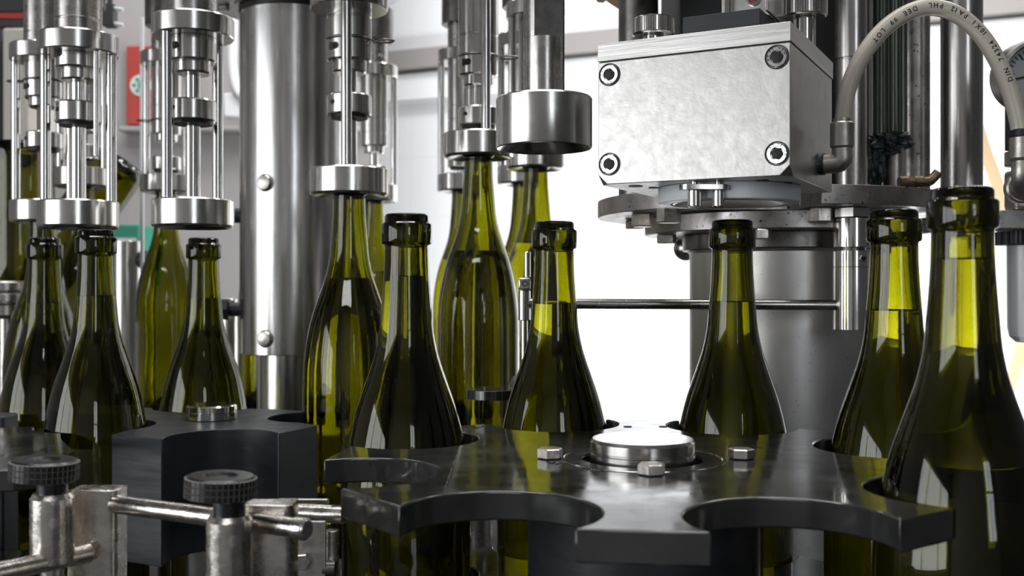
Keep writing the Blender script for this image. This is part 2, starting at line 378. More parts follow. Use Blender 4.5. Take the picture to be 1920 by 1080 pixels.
# ------------------------------------------------------------------ filling heads
def loop_pts(r, ry, n=28): return [Vector((r*cos(2*pi*i/n), ry*sin(2*pi*i/n), 0)) for i in range(n)]
def head(px, d, ybot, rod_deg, fz, sleeve, mid, loop, label, near=True, tubecol=None, pin=False):
    """filling head whose hollow centring bell has its bottom edge at image row ybot"""
    z = Z(ybot, d); t = empty('filling_head', (X(px, d), d, z))
    tag(t, label, 'filling head', 'steel filling heads around the filler column')
    sg = 64 if near else 40
    link('centring_bell', lathe([(.0156, .004), (.0285, .0), (.0302, .0008), (.031, .0022), (.031, .0208), (.0302, .0218), (.0045, .0218), (.0045, .019), (.0156, .019), (.0156, .004)], sg), M['steel'], t)
    for s in (0, 180):
        a = radians(rod_deg+s); p = (.0262*cos(a), .0262*sin(a))
        link('guide_rod', cyl(.0042, .0219, fz-.0001, .0004, 24, M=Matrix.Translation((p[0], p[1], 0))), M['steel_polish'], t)
    if pin:
        link('stop_pin', cyl(.0021, .056, fz-.0001, .0006, 16, M=Matrix.Translation((.0205, -.016, 0))), M['steel_polish'], t)
    link('flange', lathe([(.0181, fz), (.0303, fz), (.031, fz+.001), (.031, fz+.0145), (.0303, fz+.0155), (.0181, fz+.0155), (.0181, fz)], sg), M['steel'], t)
    top = fz+.30 if near else fz+.16
    cp = [(0, fz+.004), (.018, fz+.004), (.018, fz+.026), (.0174, fz+.0265), (.0174, fz+.0275), (.018, fz+.028), (.018, top), (0, top)]
    link('lift_cylinder', lathe(cp, sg), M['steel_dull'], t)
    if not near: link('upper_collar', cyl(.0255, fz+.048, fz+.09, .001, 40), M['steel_dark'], t)
    sp = [(0, sleeve), (.0165, sleeve), (.0178, sleeve+.0015), (.0178, sleeve+.0165), (.0170, sleeve+.017), (.0170, sleeve+.0185), (.0178, sleeve+.019)]
    if fz-sleeve > .035: sp += [(.0178, sleeve+.034), (.0172, sleeve+.0345), (.0172, sleeve+.0355), (.0178, sleeve+.036)]
    sp += [(.0178, fz+.003), (0, fz+.003)] if sp[-1][1] < fz+.002 else [(.0178, sleeve+.0195), (0, sleeve+.0195)]
    if sleeve+.0195 > fz: sp = [(0, sleeve), (.0165, sleeve), (.0178, sleeve+.0015), (.0178, fz-.0002), (0, fz-.0002)]
    sl = link('valve_sleeve', lathe(sp, 48), M['steel_turned'], t)
    if near:
        a = radians(-118); q = Vector((.0177*cos(a), .0177*sin(a), sleeve+.0105))
        Mx = along(q-Vector((cos(a), sin(a), 0))*.001, q+Vector((cos(a), sin(a), 0))*.0009)
        bm = cyl(.0028, 0, .0011, 0, 20, None, Mx @ Matrix.Translation((.0, .0, 0)))
        box(bm, (-.0062, -.0028, 0), (0, .0028, .0011), Mx @ Matrix.Rotation(pi/2, 4, 'Z') if False else Mx)
        link('slot', bm, M['black'], sl)
    link('collar', lathe([(0, sleeve-.009), (.0122, sleeve-.009), (.0135, sleeve-.0075), (.0135, sleeve+.001), (0, sleeve+.001)], 40), M['steel_turned'], t)
    link('filling_tube', cyl(.0058, .0215, sleeve-.0088, .0003, 28), M[tubecol or 'steel_polish'], t)
    mc = link('lock_ring', lathe([(.0060, mid+.0025), (.0172, mid+.0025), (.0178, mid+.0035), (.0178, mid+.0175), (.0168, mid+.0188), (.0060, mid+.0188), (.0060, mid+.0025)], 44), M['steel_turned'], t)
    link('rubber_seal', lathe([(.0060, mid), (.0145, mid), (.0150, mid+.0024), (.0060, mid+.0024), (.0060, mid)], 36), M['rubber'], t)
    if near:
        a = radians(-128); q = Vector((.0175*cos(a), .0175*sin(a), mid+.0115))
        link('set_screw', cyl(.0018, 0, .0008, 0, 16, None, along(q, q+Vector((cos(a), sin(a), 0)))), M['black'], mc)
    if loop is not None:
        a = radians(loop); zz = sleeve+.0178
        bm = tube([Vector((.0183*cos(2*pi*i/40), .0183*sin(2*pi*i/40), zz)) for i in range(40)], .0007, 8, closed=True)
        c = Vector((.0268*cos(a), .0268*sin(a), zz)); R = Matrix.Rotation(a, 4, 'Z')
        tube([c+(R @ v) for v in loop_pts(.0088, .0056)], .0008, 8, bm, closed=True)
        link('wire_loop', bm, M['steel_dark'], t)
    return t, z
def raised(px, d, zbell, label, level):
    b = bottle(px, d, zbell-EYE+.0185, label, level, group=CR)
    zb = b.location.z
    p = link('bottle_lift', lathe([(0, TB+.0002), (.03, TB+.0002), (.03, TB+.006), (.012, TB+.008), (.012, zb-.010), (.034, zb-.008), (.034, zb-.0004), (0, zb-.0004)], 40), M['steel_dull'], loc=(b.location.x, d, 0))
    return p
heads = [
 (147, .838, 429, 181, .139, .127, .082, None, 'front steel filling head at left with a thin pin beside its right rod', 1, None, 1),
 (362, .810, 428, -119, .147, .128, .080, None, 'steel filling head hanging alone between the left pair and the big column', 1, None, 0),
 (655, .838, 368, -86, .149, .107, .062, 2, 'steel filling head in front of the big column, wire loop sticking out to its right', 1, None, 0),
 (897, .928, 297, -74, .150, .072, .026, 2, 'steel filling head left of the hollow bell, pressed low over a raised bottle', 1, None, 0),
 (81, 1.04, 418, 186, .160, .123, .071, 180, 'steel filling head at the far left edge with a wire loop to its left', 1, 'brown', 0),
 (1005, 1.08, 318, -160, .155, .072, .030, None, 'steel filling head mostly hidden behind the hollow steel bell', 0, None, 0),
 (981, 1.25, 347, 178, .163, .072, .028, None, 'far steel filling head, smallest of those just left of the hollow bell', 0, None, 0),
 (866, 1.32, 360, 178, .162, .072, .028, None, 'far steel filling head left of the one pressed low over its bottle', 0, None, 0),
 (701, 1.37, 379, 2, .162, .072, .028, None, 'far steel filling head partly hidden behind the head with the right wire loop', 0, None, 0),
 (312, 1.30, 362, 172, .158, .072, .026, 185, 'far steel filling head beside the red wall sign', 0, None, 0),
 (154, 1.20, 352, 176, .158, .072, .030, None, 'far steel filling head seen through the rods of the leftmost near head', 0, 'brown', 0)]
hz = {}
for h in heads: hz[h[0]] = head(*h[:8], label=h[8], near=bool(h[9]), tubecol=h[10], pin=bool(h[11]))[1]
rb = [(655, .838, 'raised green wine bottle with its lip inside the bell before the big column', .215),
 (897, .928, 'raised green wine bottle left of the hollow steel bell, yellow streaks in its neck', .198),
 (81, 1.04, 'raised green wine bottle at the far left edge, behind the dark bottle', .11),
 (1005, 1.08, 'raised green wine bottle glowing yellow behind the small vertical rod holder', .205),
 (981, 1.25, 'far raised wine bottle, a yellow sliver left of the glowing one', .20),
 (866, 1.32, 'far raised wine bottle, a bright yellow edge left of the streaked bottle', .195),
 (701, 1.37, 'far raised wine bottle, only its dark neck showing behind the bottle before the column', .19),
 (312, 1.30, 'bright yellow green wine bottle seen left of the big steel column', None),
 (154, 1.20, 'far green wine bottle between the two leftmost dark bottles', None)]
bl = 0
for px, d, lab, lv in rb:
    p = raised(px, d, hz[px], lab, lv)
    tag(p, 'steel lifting pedestal under the '+lab.split(' wine')[0].replace('raised ', '')+' bottle '+{655: 'before the big column', 897: 'left of the hollow bell', 81: 'at the far left edge', 1005: 'behind the rod holder', 981: 'left of the glowing one', 866: 'left of the streaked one', 701: 'hidden by the star wheel bottle', 312: 'left of the column', 154: 'between the dark ones'}[px], 'pedestal', 'bottle lifting pedestals')
p = raised(500, 1.38, Z(362, 1.38), 'green wine bottle whose left edge shows behind the thin lower column', None)
tag(p, 'steel lifting pedestal under the bottle behind the thin lower column', 'pedestal', 'bottle lifting pedestals')

# ------------------------------------------------------------------ filler column
cx, cyy = X(549, 1.11), 1.11
col = empty('filler_column', (cx, cyy, 0)); tag(col, 'big vertical polished steel column left of centre with two bolts down its front', 'column')
zb, zt = Z(661, 1.11), Z(32, 1.11)
link('upper_column', lathe([(0, zb), (.0545, zb), (.0549, zb+.0006), (.0549, zt), (0, zt)], 96), M['brushed'], col)
link('lower_column', cyl(.0368, TB+.0002, zb+.001, .0003, 72), M['brushed'], col)
link('gasket', cyl(.0556, zt+.0002, zt+.0062, .0004, 72), M['rubber'], col)
link('top_flange', lathe([(0, zt+.0064), (.060, zt+.0064), (.060, zt+.009), (.084, zt+.009), (.085, zt+.010), (.085, zt+.03), (.03, zt+.03), (.03, zt+.2), (0, zt+.2)], 96), M['steel_dull'], col)
for k in range(8):
    a = radians(-128+45*k)
    link('flange_bolt', hexp(.0062, zt+.0042, zt+.0090, M=Matrix.Translation((.0715*cos(a), .0715*sin(a), 0))), M['bolt'], col)
for py in (343, 635):
    n = Vector((-.31, -.951, 0)); q = n*.0545; q.z = Z(py, 1.06)
    Mx = along(q, q+n)
    link('dome_bolt', lathe([(0, 0), (.0092, 0), (.0092, .0008), (.0082, .0012), (.0082, .003), (.0072, .0045), (.0035, .0054), (0, .0056)], 28, M=Mx), M['bolt'], col)
for py, r1, r2 in ((580, .0075, .0125), (404, .008, 0)):
    z = Z(py, 1.11); a = Vector((-.0545, 0, z))
    q = a+Vector((-.012, 0, 0)); st = link('clamp_stud', rod(a, q, r1, 24), M['black_plastic'], col)
    if r2: link('hex_nut', hexp(r2, 0, .014, M=along(q, q+Vector((-1, 0, 0)))), M['black_plastic'], st)
# thin milky sheet behind the column top
bm = bmesh.new(); n = 24; g = [[None]*(n+1) for _ in range(n+1)]
for i in range(n+1):
    for j in range(n+1):
        u, v = i/n, j/n
        px = 640+u*330; py = -90+v*(150-u*190)
        p = W(px, py, 1.62+.03*sin(u*9+v*4)+.02*sin(v*13)); g[i][j] = bm.verts.new(p)
for i in range(n):
    for j in range(n): bm.faces.new((g[i][j], g[i+1][j], g[i+1][j+1], g[i][j+1]))
o = link('plastic_sheet', bm, M['clear']); so = o.modifiers.new('solid', 'SOLIDIFY'); so.thickness = .002
tag(o, 'crumpled translucent plastic sheet at the top behind the filling heads', 'plastic sheet')

# ------------------------------------------------------------------ hollow steel bell on its stem
bx, bd = X(1020, .64), .64
t = empty('gripping_bell', (bx, bd, EYE)); tag(t, 'large hollow steel bell on a thick round stem, left of the square aluminium head', 'gripping bell')
z0, z1 = (HZ-279)*.64/F, .1168
link('bell', lathe([(.0287, z0), (.0292, z0+.0004), (.0294, z0+.001), (.0294, z1-.001), (.0286, z1), (0, z1), (0, z0+.018), (.008, z0+.017), (.018, z0+.010), (.026, z0+.003), (.0287, z0)], 96), M['steel_turned'], t)
link('stem', lathe([(0, z1+.0001), (.0125, z1+.0001), (.0126, z1+.001), (.0126, .1525), (0, .1525)], 56), M['steel_dull'], t)
af = radians(-95); pts = [(.0126*cos(a), .0126*sin(a)) for a in [radians(v) for v in range(-40, 230, 6)]]
Rz = Matrix.Rotation(radians(17), 2)
pts = [tuple(Rz @ Vector(p)) for p in pts]
link('flattened_shank', prism([pts], .1526, .60), M['steel_dull'], t)

# ------------------------------------------------------------------ square corking head
U = Vector((-.884, .467, 0)); V = Vector((.467, .884, 0)); OR = Vector((.149, .56, 0))
def bxp(u, v, z): return OR+U*u+V*v+Vector((0, 0, EYE+z))
th = bxp(.0557, .057, 0); ck = empty('corking_head', th)
tag(ck, 'square milled aluminium head with four socket screws on its front face', 'corking head')
def rel(p): return p-th
bz, sz, tz = .0611, .1324, .1434; WU, DV = .1114, .114; cc = .0055
out_ = [(cc, bz), (WU-cc, bz), (WU, bz+cc), (WU, sz), (0, sz), (0, bz+cc)]
bm = bmesh.new()
def uz_prism(bm, outline, v0, v1):
    a = [bm.verts.new(rel(bxp(u, v0, z))) for u, z in outline]; b = [bm.verts.new(rel(bxp(u, v1, z))) for u, z in outline]
    n = len(a)
    bm.faces.new(a); bm.faces.new(b[::-1])
    for i in range(n): bm.faces.new((a[i], b[i], b[(i+1) % n], a[(i+1) % n]))
    return bm
# the lower corners are clipped only near the front
cv = .0075
for p in [(0, 0, sz), (WU, 0, sz), (0, DV, sz), (WU, DV, sz), (0, DV, bz), (WU, DV, bz), (cc, 0, bz), (WU-cc, 0, bz), (0, 0, bz+cc), (WU, 0, bz+cc), (0, cv, bz), (WU, cv, bz)]:
    bm.verts.new(rel(bxp(*p)))
bmesh.ops.convex_hull(bm, input=bm.verts[:])
bmesh.ops.dissolve_limit(bm, angle_limit=.01, verts=bm.verts[:], edges=bm.edges[:])
link('housing', bm, M['alu'], ck, bev=.0004)
link('top_plate', uz_prism(bmesh.new(), [(-.0004, sz+.0005), (WU+.0004, sz+.0005), (WU+.0004, tz), (-.0004, tz)], -.0004, DV+.002), M['alu_streak'], ck, bev=.0003)
link('seam_gasket', uz_prism(bmesh.new(), [(.001, sz), (WU-.001, sz), (WU-.001, sz+.0005), (.001, sz+.0005)], .001, DV-.001), M['rubber'], ck)
glyph_cache = {}
def glyphs(text, size, fn, bm, gap=1.0):
    """lay text along u; fn maps (u, v, h) to a point"""
    u = 0
    for ch in text:
        if ch == ' ': u += size*.5; continue
        if ch not in glyph_cache:
            cu = bpy.data.curves.new('g', 'FONT'); cu.body = ch; cu.resolution_u = 2; cu.extrude = .01; cu.offset = .022
            ob = bpy.data.objects.new('g', cu); C.objects.link(ob)
            me = bpy.data.meshes.new_from_object(ob.evaluated_get(bpy.context.evaluated_depsgraph_get()))
            gb_ = bmesh.new(); gb_.from_mesh(me); bmesh.ops.triangulate(gb_, faces=gb_.faces[:])
            for _ in range(3):
                le = [e for e in gb_.edges if e.calc_length() > .16]
                if le: bmesh.ops.subdivide_edges(gb_, edges=le, cuts=1); bmesh.ops.triangulate(gb_, faces=gb_.faces[:])
            gb_.to_mesh(me); gb_.free()
            glyph_cache[ch] = ([v.co.copy() for v in me.vertices], [list(p.vertices) for p in me.polygons])
            bpy.data.objects.remove(ob); bpy.data.curves.remove(cu); bpy.data.meshes.remove(me)
        vs_, fs_ = glyph_cache[ch]
        if not vs_: continue
        wd = max(v.x for v in vs_)
        nv = [bm.verts.new(fn(u+v.x*size, v.y*size, v.z*size)) for v in vs_]
        for f in fs_:
            try: bm.faces.new([nv[i] for i in f])
            except ValueError: pass
        u += (wd*size+size*.14)*gap
    return bm
for k, (u, z, txt, rot) in enumerate(((.0070, .125, 'A2-70  VRN', .4), (.1043, .1248, 'A2 C  DV', 2.0), (.1043, .0727, 'DIN A2-70', 1.2), (.0070, .0730, 'A2-70  CD', -.6))):
    q = rel(bxp(u, -.0004, z)); Mx = Matrix.Translation(q) @ (-V).to_track_quat('Z', 'Y').to_matrix().to_4x4()
    link('counterbore', lathe([(.0062, 0), (.0066, 0), (.0066, .0002), (.0060, .0002), (.0060, 0)], 40, M=Mx), M['black'], ck)
    s = link('socket_screw', lathe([(.0030, -.0040), (.0034, .0002), (.0036, .0005), (.0053, .0005), (.0058, .0000), (.0058, -.0003), (.0030, -.0003), (.0030, -.0040)], 40, M=Mx), M['steel_polish'], ck)
    link('hex_socket', hexp(.0034, .0001, .00055, .0001, M=Mx @ Matrix.Rotation(.3*k, 4, 'Z')), M['black'], s)
    def ringmap(u_, v_, h_, Mx=Mx, rot=rot):
        r = .0040+v_; a = rot+pi-u_/.0044
        return Mx @ Vector((r*cos(a), r*sin(a), .0005+h_*.5))
    link('screw_marking', glyphs(txt, .0019, ringmap, bmesh.new(), 1.25), M['ink'], s)
def knurl_knob(r, z0, z1, n, rows, M_, dep, seat=None):
    bm = bmesh.new(); seg = n
    zs = [z0+.0008+(z1-z0-.0016)*i/rows for i in range(rows+1)]
    prof = [(0, z0), (r*.93, z0), (r, zs[0])]+[(r, z) for z in zs[1:]]+[(r*.93, z1)]
    prof += [(r*.86, z1), (r*.50, z1), (r*.42, z1-.0012), (0, z1-.0014)] if seat else [(0, z1)]
    lathe(prof, seg, bm, M_)
    bm.normal_update(); bmesh.ops.recalc_face_normals(bm, faces=bm.faces)
    inv = M_.inverted() if M_ else Matrix()
    fs = []
    for f in bm.faces:
        c = inv @ f.calc_center_median(); rr = Vector((c.x, c.y)).length
        if len(f.verts) == 4 and rr > r*.985 and zs[0] < c.z < zs[-1]: fs.append(f)
    rim = bmesh.ops.inset_individual(bm, faces=fs, thickness=dep*.45, depth=dep)['faces']
    if seat:
        for f in rim: f.material_index = 1
    return bm
for (u, v, r, zk) in ((.0997, .0604, .0131, .1598), (.0085, .074, .0134, .1632)):
    q = rel(bxp(u, v, 0)); Mx = Matrix.Translation(q)
    kn = link('knurled_knob', knurl_knob(r-.0005, zk, zk+.0110, 56, 1, Mx, .0006), M['steel'], ck, sharp=25)
    link('knob_stem', cyl(.0066, tz+.0001, zk-.0001, .0002, 32, M=Mx), M['steel_polish'], kn)
def ubox(bm, u0, u1, v0, v1, z0_, z1_): return uz_prism(bm, [(u0, z0_), (u1, z0_), (u1, z1_), (u0, z1_)], v0, v1)
link('black_pad', ubox(bmesh.new(), .0194, .064, .012, .075, tz+.0001, .156), M['block'], ck, bev=.0003)
br = link('pivot_bracket', ubox(ubox(ubox(bmesh.new(), .0165, .0185, .020, .06, .1562, .21), .0415, .0435, .020, .06, .1562, .21), .0186, .0414, .030, .045, .1562, .21), M['steel'], ck, bev=.0003)
q = rel(bxp(.0275, .0295, .1665)); Mx = Matrix.Translation(q) @ (-V).to_track_quat('Z', 'Y').to_matrix().to_4x4()
link('pivot_bush', lathe(ringp(.0030, .0042, -.001, .001), 28, M=Mx), M['steel_polish'], br)
link('red_insert', cyl(.0029, -.001, .0002, 0, 24, M=Mx), mat('red_insert', (.2, .03, .02), .4), br)
for u, v, r in ((.095, .018, .0042), (.089, .032, .003), (.020, .02, .0036), (.012, .04, .004)):
    q = rel(bxp(u, v, bz-.0001)); link('drilled_hole', cyl(r, -.0003, .0, 0, 24, M=Matrix.Translation(q)), M['black'], ck)
rc = Vector((.131, .632, EYE))-th
link('white_guide_ring', lathe([(.012, .0575), (.026, .0545), (.0335, .0520), (.0350, .0513), (.0416, .0513), (.0422, .0519), (.0422, .0609), (.012, .0609), (.012, .0575)], 96, M=Matrix.Translation(rc)), M['white_plastic'], ck)
link('steel_liner', lathe([(.0125, .0568), (.026, .0538), (.0325, .0512), (.0334, .0515), (.027, .0545), (.0125, .0574), (.0125, .0568)], 72, M=Matrix.Translation(rc)), M['steel'], ck)
# little lever with two pins under the head
lp = [rel(W(1272, 0, .5915)), rel(W(1362, 0, .5915))]
ol = arc((lp[0].x+.006, lp[0].y), .0055, pi*.5, pi*1.5, 12)+arc((lp[1].x-.003, lp[1].y), .0045, -pi*.5, pi*.5, 12)
ol = [(x, y) for x, y in ol]
lv = link('latch_lever', prism([ol], EYE+.0560-th.z, EYE+.0590-th.z), M['steel'], ck, bev=.0004)
for px in (1302, 1347):
    q = rel(W(px, 0, .5915)); link('latch_pin', cyl(.0039 if px < 1320 else .0034, EYE+.0465-th.z, EYE+.0559-th.z, .0005, 28, M=Matrix.Translation((q.x, q.y, 0))), M['steel_polish'], lv)
    link('pin_neck', cyl(.0020, EYE+.0590-th.z, EYE+.0610-th.z, 0, 16, M=Matrix.Translation((q.x, q.y, 0))), M['steel'], lv)

# ------------------------------------------------------------------ tower of the corker: two flanges, column, posts
tw = empty('corker_tower', (.208, .85, 0)); tag(tw, 'wide stained steel tower with two round flanges behind the corking head', 'machine tower')
def dz(z): return EYE+z
# upper flange with a straight step at the front
R1 = .138; a0 = radians(-116); a1 = radians(-62)
o_ = arc((0, 0), R1, a1, a0+2*pi, 84); p0 = (R1*cos(a0), R1*sin(a0)); p1 = (R1*cos(a1), R1*sin(a1))
xn = X(1522, .735)-.208
yl = -sqrt(R1**2-xn**2)
o_ = arc((0, 0), R1, atan2(yl, xn), radians(-128)+2*pi, 90)+[(R1*cos(radians(-128)), -.085), (xn, -.085)]
link('upper_flange', prism([o_], dz(.0580), dz(.0715)), M['steel_spot'], tw, bev=.0005)
link('lower_flange', lathe([(0, dz(.0435)), (.103, dz(.0435)), (.104, dz(.0442)), (.104, dz(.0562)), (0, dz(.0562))], 96, M=Matrix.Translation((X(1450, .85)-.208, 0, 0))), M['steel_spot'], tw)
cxx = X(1462, .85)-.208
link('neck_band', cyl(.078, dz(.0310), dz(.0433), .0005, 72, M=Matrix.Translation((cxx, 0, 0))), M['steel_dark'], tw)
link('tower_column', lathe([(0, TB+.0002), (.0725, TB+.0002), (.0725, dz(.0285)), (.0745, dz(.0308)), (0, dz(.0308))], 96, M=Matrix.Translation((cxx, 0, 0))), M['column'], tw)
def relt(px, d): return (X(px, d)-.208, d-.85)
for px, d, zt_, r in ((1205, .80, .058, .0085), (1254, .752, .0580, .0088), (1541, .742, .058, .0080), (1655, .76, .058, .006)):
    x, y = relt(px, d); link('hex_bolt', hexp(r, dz(zt_-.0105), dz(zt_-.0002), .0008, M=Matrix.Translation((x, y, 0))), M['bolt'], tw)
for px, d in ((1250, .83), (1426, .757), (1190, .88)):
    x, y = relt(px, d); zt_ = .0435 if px != 1190 else .058
    link('hex_bolt', hexp(.0078, dz(zt_-.0075), dz(zt_-.0002), .0008, M=Matrix.Translation((x, y, 0))), M['bolt'], tw)
x, y = relt(1286, .93)
link('ball_handle', lathe([(0, -.011)]+[(.011*cos(radians(a)), .011*sin(radians(a))) for a in range(-80, 81, 10)]+[(0, .011)], 28, M=Matrix.Translation((x, y, dz((HZ-466)*.93/F)))), M['steel_dull'], tw)
# posts standing on the upper flange
def post(name, px, d, r, m, label, zb_=.0717, seam=None, top=.45):
    P = [(0, dz(zb_)), (r-.0003, dz(zb_)), (r, dz(zb_)+.0003)]
    if seam: P += [(r, dz(seam)), (r-.0008, dz(seam)+.0004), (r-.0008, dz(seam)+.0012), (r+.0004, dz(seam)+.0016)]; r += .0004
    P += [(r, dz(top)), (0, dz(top))]
    o = link(name, lathe(P, 56), m, loc=(X(px, d), d, 0)); tag(o, label, 'post'); return o
post('steel_post', 1597, .79, .0122, M['rod_steel'], 'smooth steel post with a dark seam, just right of the corking head', seam=(HZ-115)*.79/F)
post('spotted_post', 1716, .83, .0112, M['steel_spot'], 'rust-spotted steel post right of the dirty green shaft')
post('polished_post', 1803, .79, .0150, M['rod_steel'], 'thick polished steel post above the nearest bottle, at right', zb_=.0595)
post('back_post', 1197, .87, .0165, M['steel_dark'], 'dark steel post left behind the aluminium corking head')
# ridged dirty shaft with grease
bm = bmesh.new(); n = 72
pr = []
for i in range(n):
    a = 2*pi*i/n; r = .0120+(.0007 if i % 3 else -.0002); pr.append((r*cos(a), r*sin(a)))
prism([pr], dz(.118), dz(.45), bm)
sh = link('ridged_shaft', bm, M['shaft'], loc=(X(1668, .80), .80, 0)); tag(sh, 'dark green dirty ridged shaft between two steel posts', 'shaft')
link('shaft_foot', cyl(.0082, dz(.0717), dz(.1182), .0005, 40, M=Matrix.Translation((.003, 0, 0))), M['steel_spot'], sh)
bm = bmesh.new(); bmesh.ops.create_icosphere(bm, subdivisions=5, radius=1)
for v in bm.verts:
    p = v.co.copy(); s = 1+.35*noise.noise(p*2.2)+.18*noise.noise(p*6)
    v.co = Vector((p.x*.0150*s, p.y*.0145*s, p.z*.011*s))
for v in bm.verts: v.co.z += dz(.112)
link('grease_collar', bm, M['grease'], sh)
bm = bmesh.new(); bmesh.ops.create_icosphere(bm, subdivisions=4, radius=1)
for v in bm.verts:
    p = v.co.copy(); s = 1+.4*noise.noise(p*2+Vector((5, 0, 0)))+.2*noise.noise(p*6)
    v.co = Vector((-.0115+p.x*.0065*s, -.003+p.y*.008*s, dz(.092)+p.z*.0165*s))
link('grease_lump', bm, M['grease'], sh)
o = link('black_housing', box(box(bmesh.new(), (X(1262, .86), .83, dz(.0718)), (X(1560, .86), .93, dz(.42))), (X(1625, .90), .885, dz(.0718)), (X(1700, .90), .90, dz(.42))), M['black'], bev=.001)
tag(o, 'black machine housing standing behind the aluminium corking head', 'housing')
o = link('motor_can', cyl(.052, dz(.232), dz(.36), .006, 64), M['black_plastic'], loc=(X(1262, .745), .745, 0)); tag(o, 'dark round motor can at the top edge over the corking head', 'motor')
link('motor_bracket', box(bmesh.new(), (-.01, .03, dz(.25)), (.01, .09, dz(.30))), M['black'], o)
# small grease nipple on the flange
t = empty('grease_nipple', (X(1700, .742), .742, dz(.0760))); tag(t, 'small dirty brass grease nipple lying on the flange edge by the posts', 'grease nipple')
bm = rod((-.006, 0, 0), (.012, 0, .0003), .0040, 20, c=.0008); hexp(.0050, 0, .004, bm=bm, M=along((.001, 0, 0), (.01, 0, 0))); link('nipple_body', bm, M['brass'], t)
link('nipple_tip', tube(smooth_path([(.011, 0, 0), (.016, 0, .0005), (.019, 0, .003), (.0222, 0, .0065)], 5), .0035, 16), M['brass'], t)
# hanging holder
hx, hy = X(1597, .745), .745
t = empty('steel_holder', (hx, hy, EYE)); tag(t, 'segmented steel cylinder hanging below the flange with a small socket screw', 'holder')
def zz(py): return (HZ-py)*.732/F
link('nut', hexp(.0136, zz(407), .0578, .0006, M=Matrix.Rotation(.28, 4, 'Z')), M['steel'], t)
link('upper_segment', cyl(.0131, zz(463), zz(407)-.0001, .0004, 56), M['steel_polish'], t)
link('spacer', cyl(.0095, zz(469), zz(463)-.0001, 0, 40), M['steel_dark'], t)
link('clamp_segment', lathe([(0, zz(500)), (.0128, zz(500)), (.0131, zz(500)+.0003), (.0131, zz(469)-.0004), (.0128, zz(469)-.0001), (0, zz(469)-.0001)], 56), M['steel_polish'], t)
link('lower_segment', cyl(.0131, zz(620), zz(500)-.0001, .0004, 56), M['steel_polish'], t)
for px_, py, r in ((12, 485, .0030), (31, 515, .0030), (31, 545, .0030)):
    a = math.asin(px_/36.); n_ = Vector((sin(a), -cos(a), 0)); q = n_*.0129+Vector((0, 0, zz(py)))
    s = link('screw', lathe(ringp(.0018, r, 0, .0006), 24, M=along(q, q+n_)), M['steel'], t)
    link('screw_socket', hexp(.0019, 0, .0003, .0001, M=along(q, q+n_)), M['black'], s)
q = Vector((.0125, -.004, zz(578))); link('round_tip', lathe([(0, 0), (.0048, 0), (.0048, .002), (.003, .0035), (0, .004)], 24, M=along(q, q+Vector((.6, -.8, 0)))), M['steel_polish'], t)
# rod from holder to the left post
za = Z(569, .745); zb2 = Z(572, .745)
o = link('horizontal_rod', rod((X(988, .745), .745, za), (hx-.0128, .745, zb2), .0037, 28), M['rod_steel'])
tag(o, 'thin horizontal steel rod crossing the bright background behind the bottles', 'rod')
t = empty('rod_holder', (X(983, .745), .745, EYE)); tag(t, 'small vertical steel clamp and rod left of the bottle under the bell', 'clamp')
def z7(py): return (HZ-py)*.745/F
link('clamp_body', cyl(.0043, z7(600), z7(545), .0003, 32), M['steel_polish'], t)
cp_ = link('clamp_cap', box(bmesh.new(), (-.0043, -.0043, z7(544)), (.0043, .0043, z7(521))), M['steel'], t, bev=.0012)
q = Vector((.0004, -.0043, z7(532))); s = link('screw', lathe(ringp(.0012, .0022, 0, .0005), 20, M=along(q, q+Vector((0, -1, 0)))), M['steel_dark'], cp_)
link('thin_rod', cyl(.0024, z7(724), z7(601), .0002, 20), M['steel_polish'], t)
link('upper_rod', cyl(.0023, z7(520), z7(472), .0004, 20, M=Matrix.Translation((.0022, .001, 0))), M['steel_polish'], t)
# guide arm
t = empty('bottle_guide', (X(924, .745), .745, EYE)); tag(t, 'dark flat round-ended bottle guide beside the small vertical clamp, before the streaked bottle', 'guide')
ga = arc((0, 0), .0188, radians(48), radians(312), 30)+[(.030, -.010), (.034, .0), (.030, .010)]
link('arm_plate', prism([ga], z7(749)+.001, z7(729)), M['plate'], t, bev=.0012)
link('arm_lug', lathe([(0, z7(728.9)), (.0065, z7(728.9)), (.005, z7(722)), (.0035, z7(712)), (.0026, z7(706)), (.0026, z7(706))], 24, M=Matrix.Translation((.0170, .004, 0))), M['steel_dull'], t)
link('arm_post', cyl(.004, TB-EYE+.0002, z7(749)+.0009, 0, 20, M=Matrix.Translation((.026, 0, 0))), M['steel_dull'], t)

# ------------------------------------------------------------------ hose with printed text
hd = .618
hp = [(1579, 236), (1588, 175), (1610, 118), (1648, 64), (1692, 29), (1738, 14), (1788, 24), (1834, 60), (1869, 112), (1894, 172), (1909, 228), (1913, 262)]
path = smooth_path([W(px, py, hd) for px, py in hp], 10)
hs = link('air_hose', tube(path, .0049, 28), M['hose']); tag(hs, 'milky beige plastic hose arching over the posts at top right, printed text on it', 'hose')
L_ = [0]
for a, b in zip(path, path[1:]): L_.append(L_[-1]+(b-a).length)
tot = L_[-1]
def onhose(u_, v_, h_):
    s = tot-.0345-u_
    i = max(0, min(len(L_)-2, next((k for k in range(len(L_)-1) if L_[k+1] >= s), len(L_)-2)))
    t_ = (s-L_[i])/(L_[i+1]-L_[i]); p = path[i].lerp(path[i+1], t_); d_ = -(path[i+1]-path[i]).normalized()
    nrm = Vector((0, -1, 0)); up_ = nrm.cross(d_); up_.normalize()
    a = (v_-.0014)/.0049; rr = .0049+.00010+h_*.3
    return p+up_*rr*sin(a)+nrm*rr*cos(a)
link('hose_print', glyphs('DIN  74324  10X1  PA12  PHL   DEE  99  LOT', .0040, onhose, bmesh.new(), 1.12), M['print'], hs)
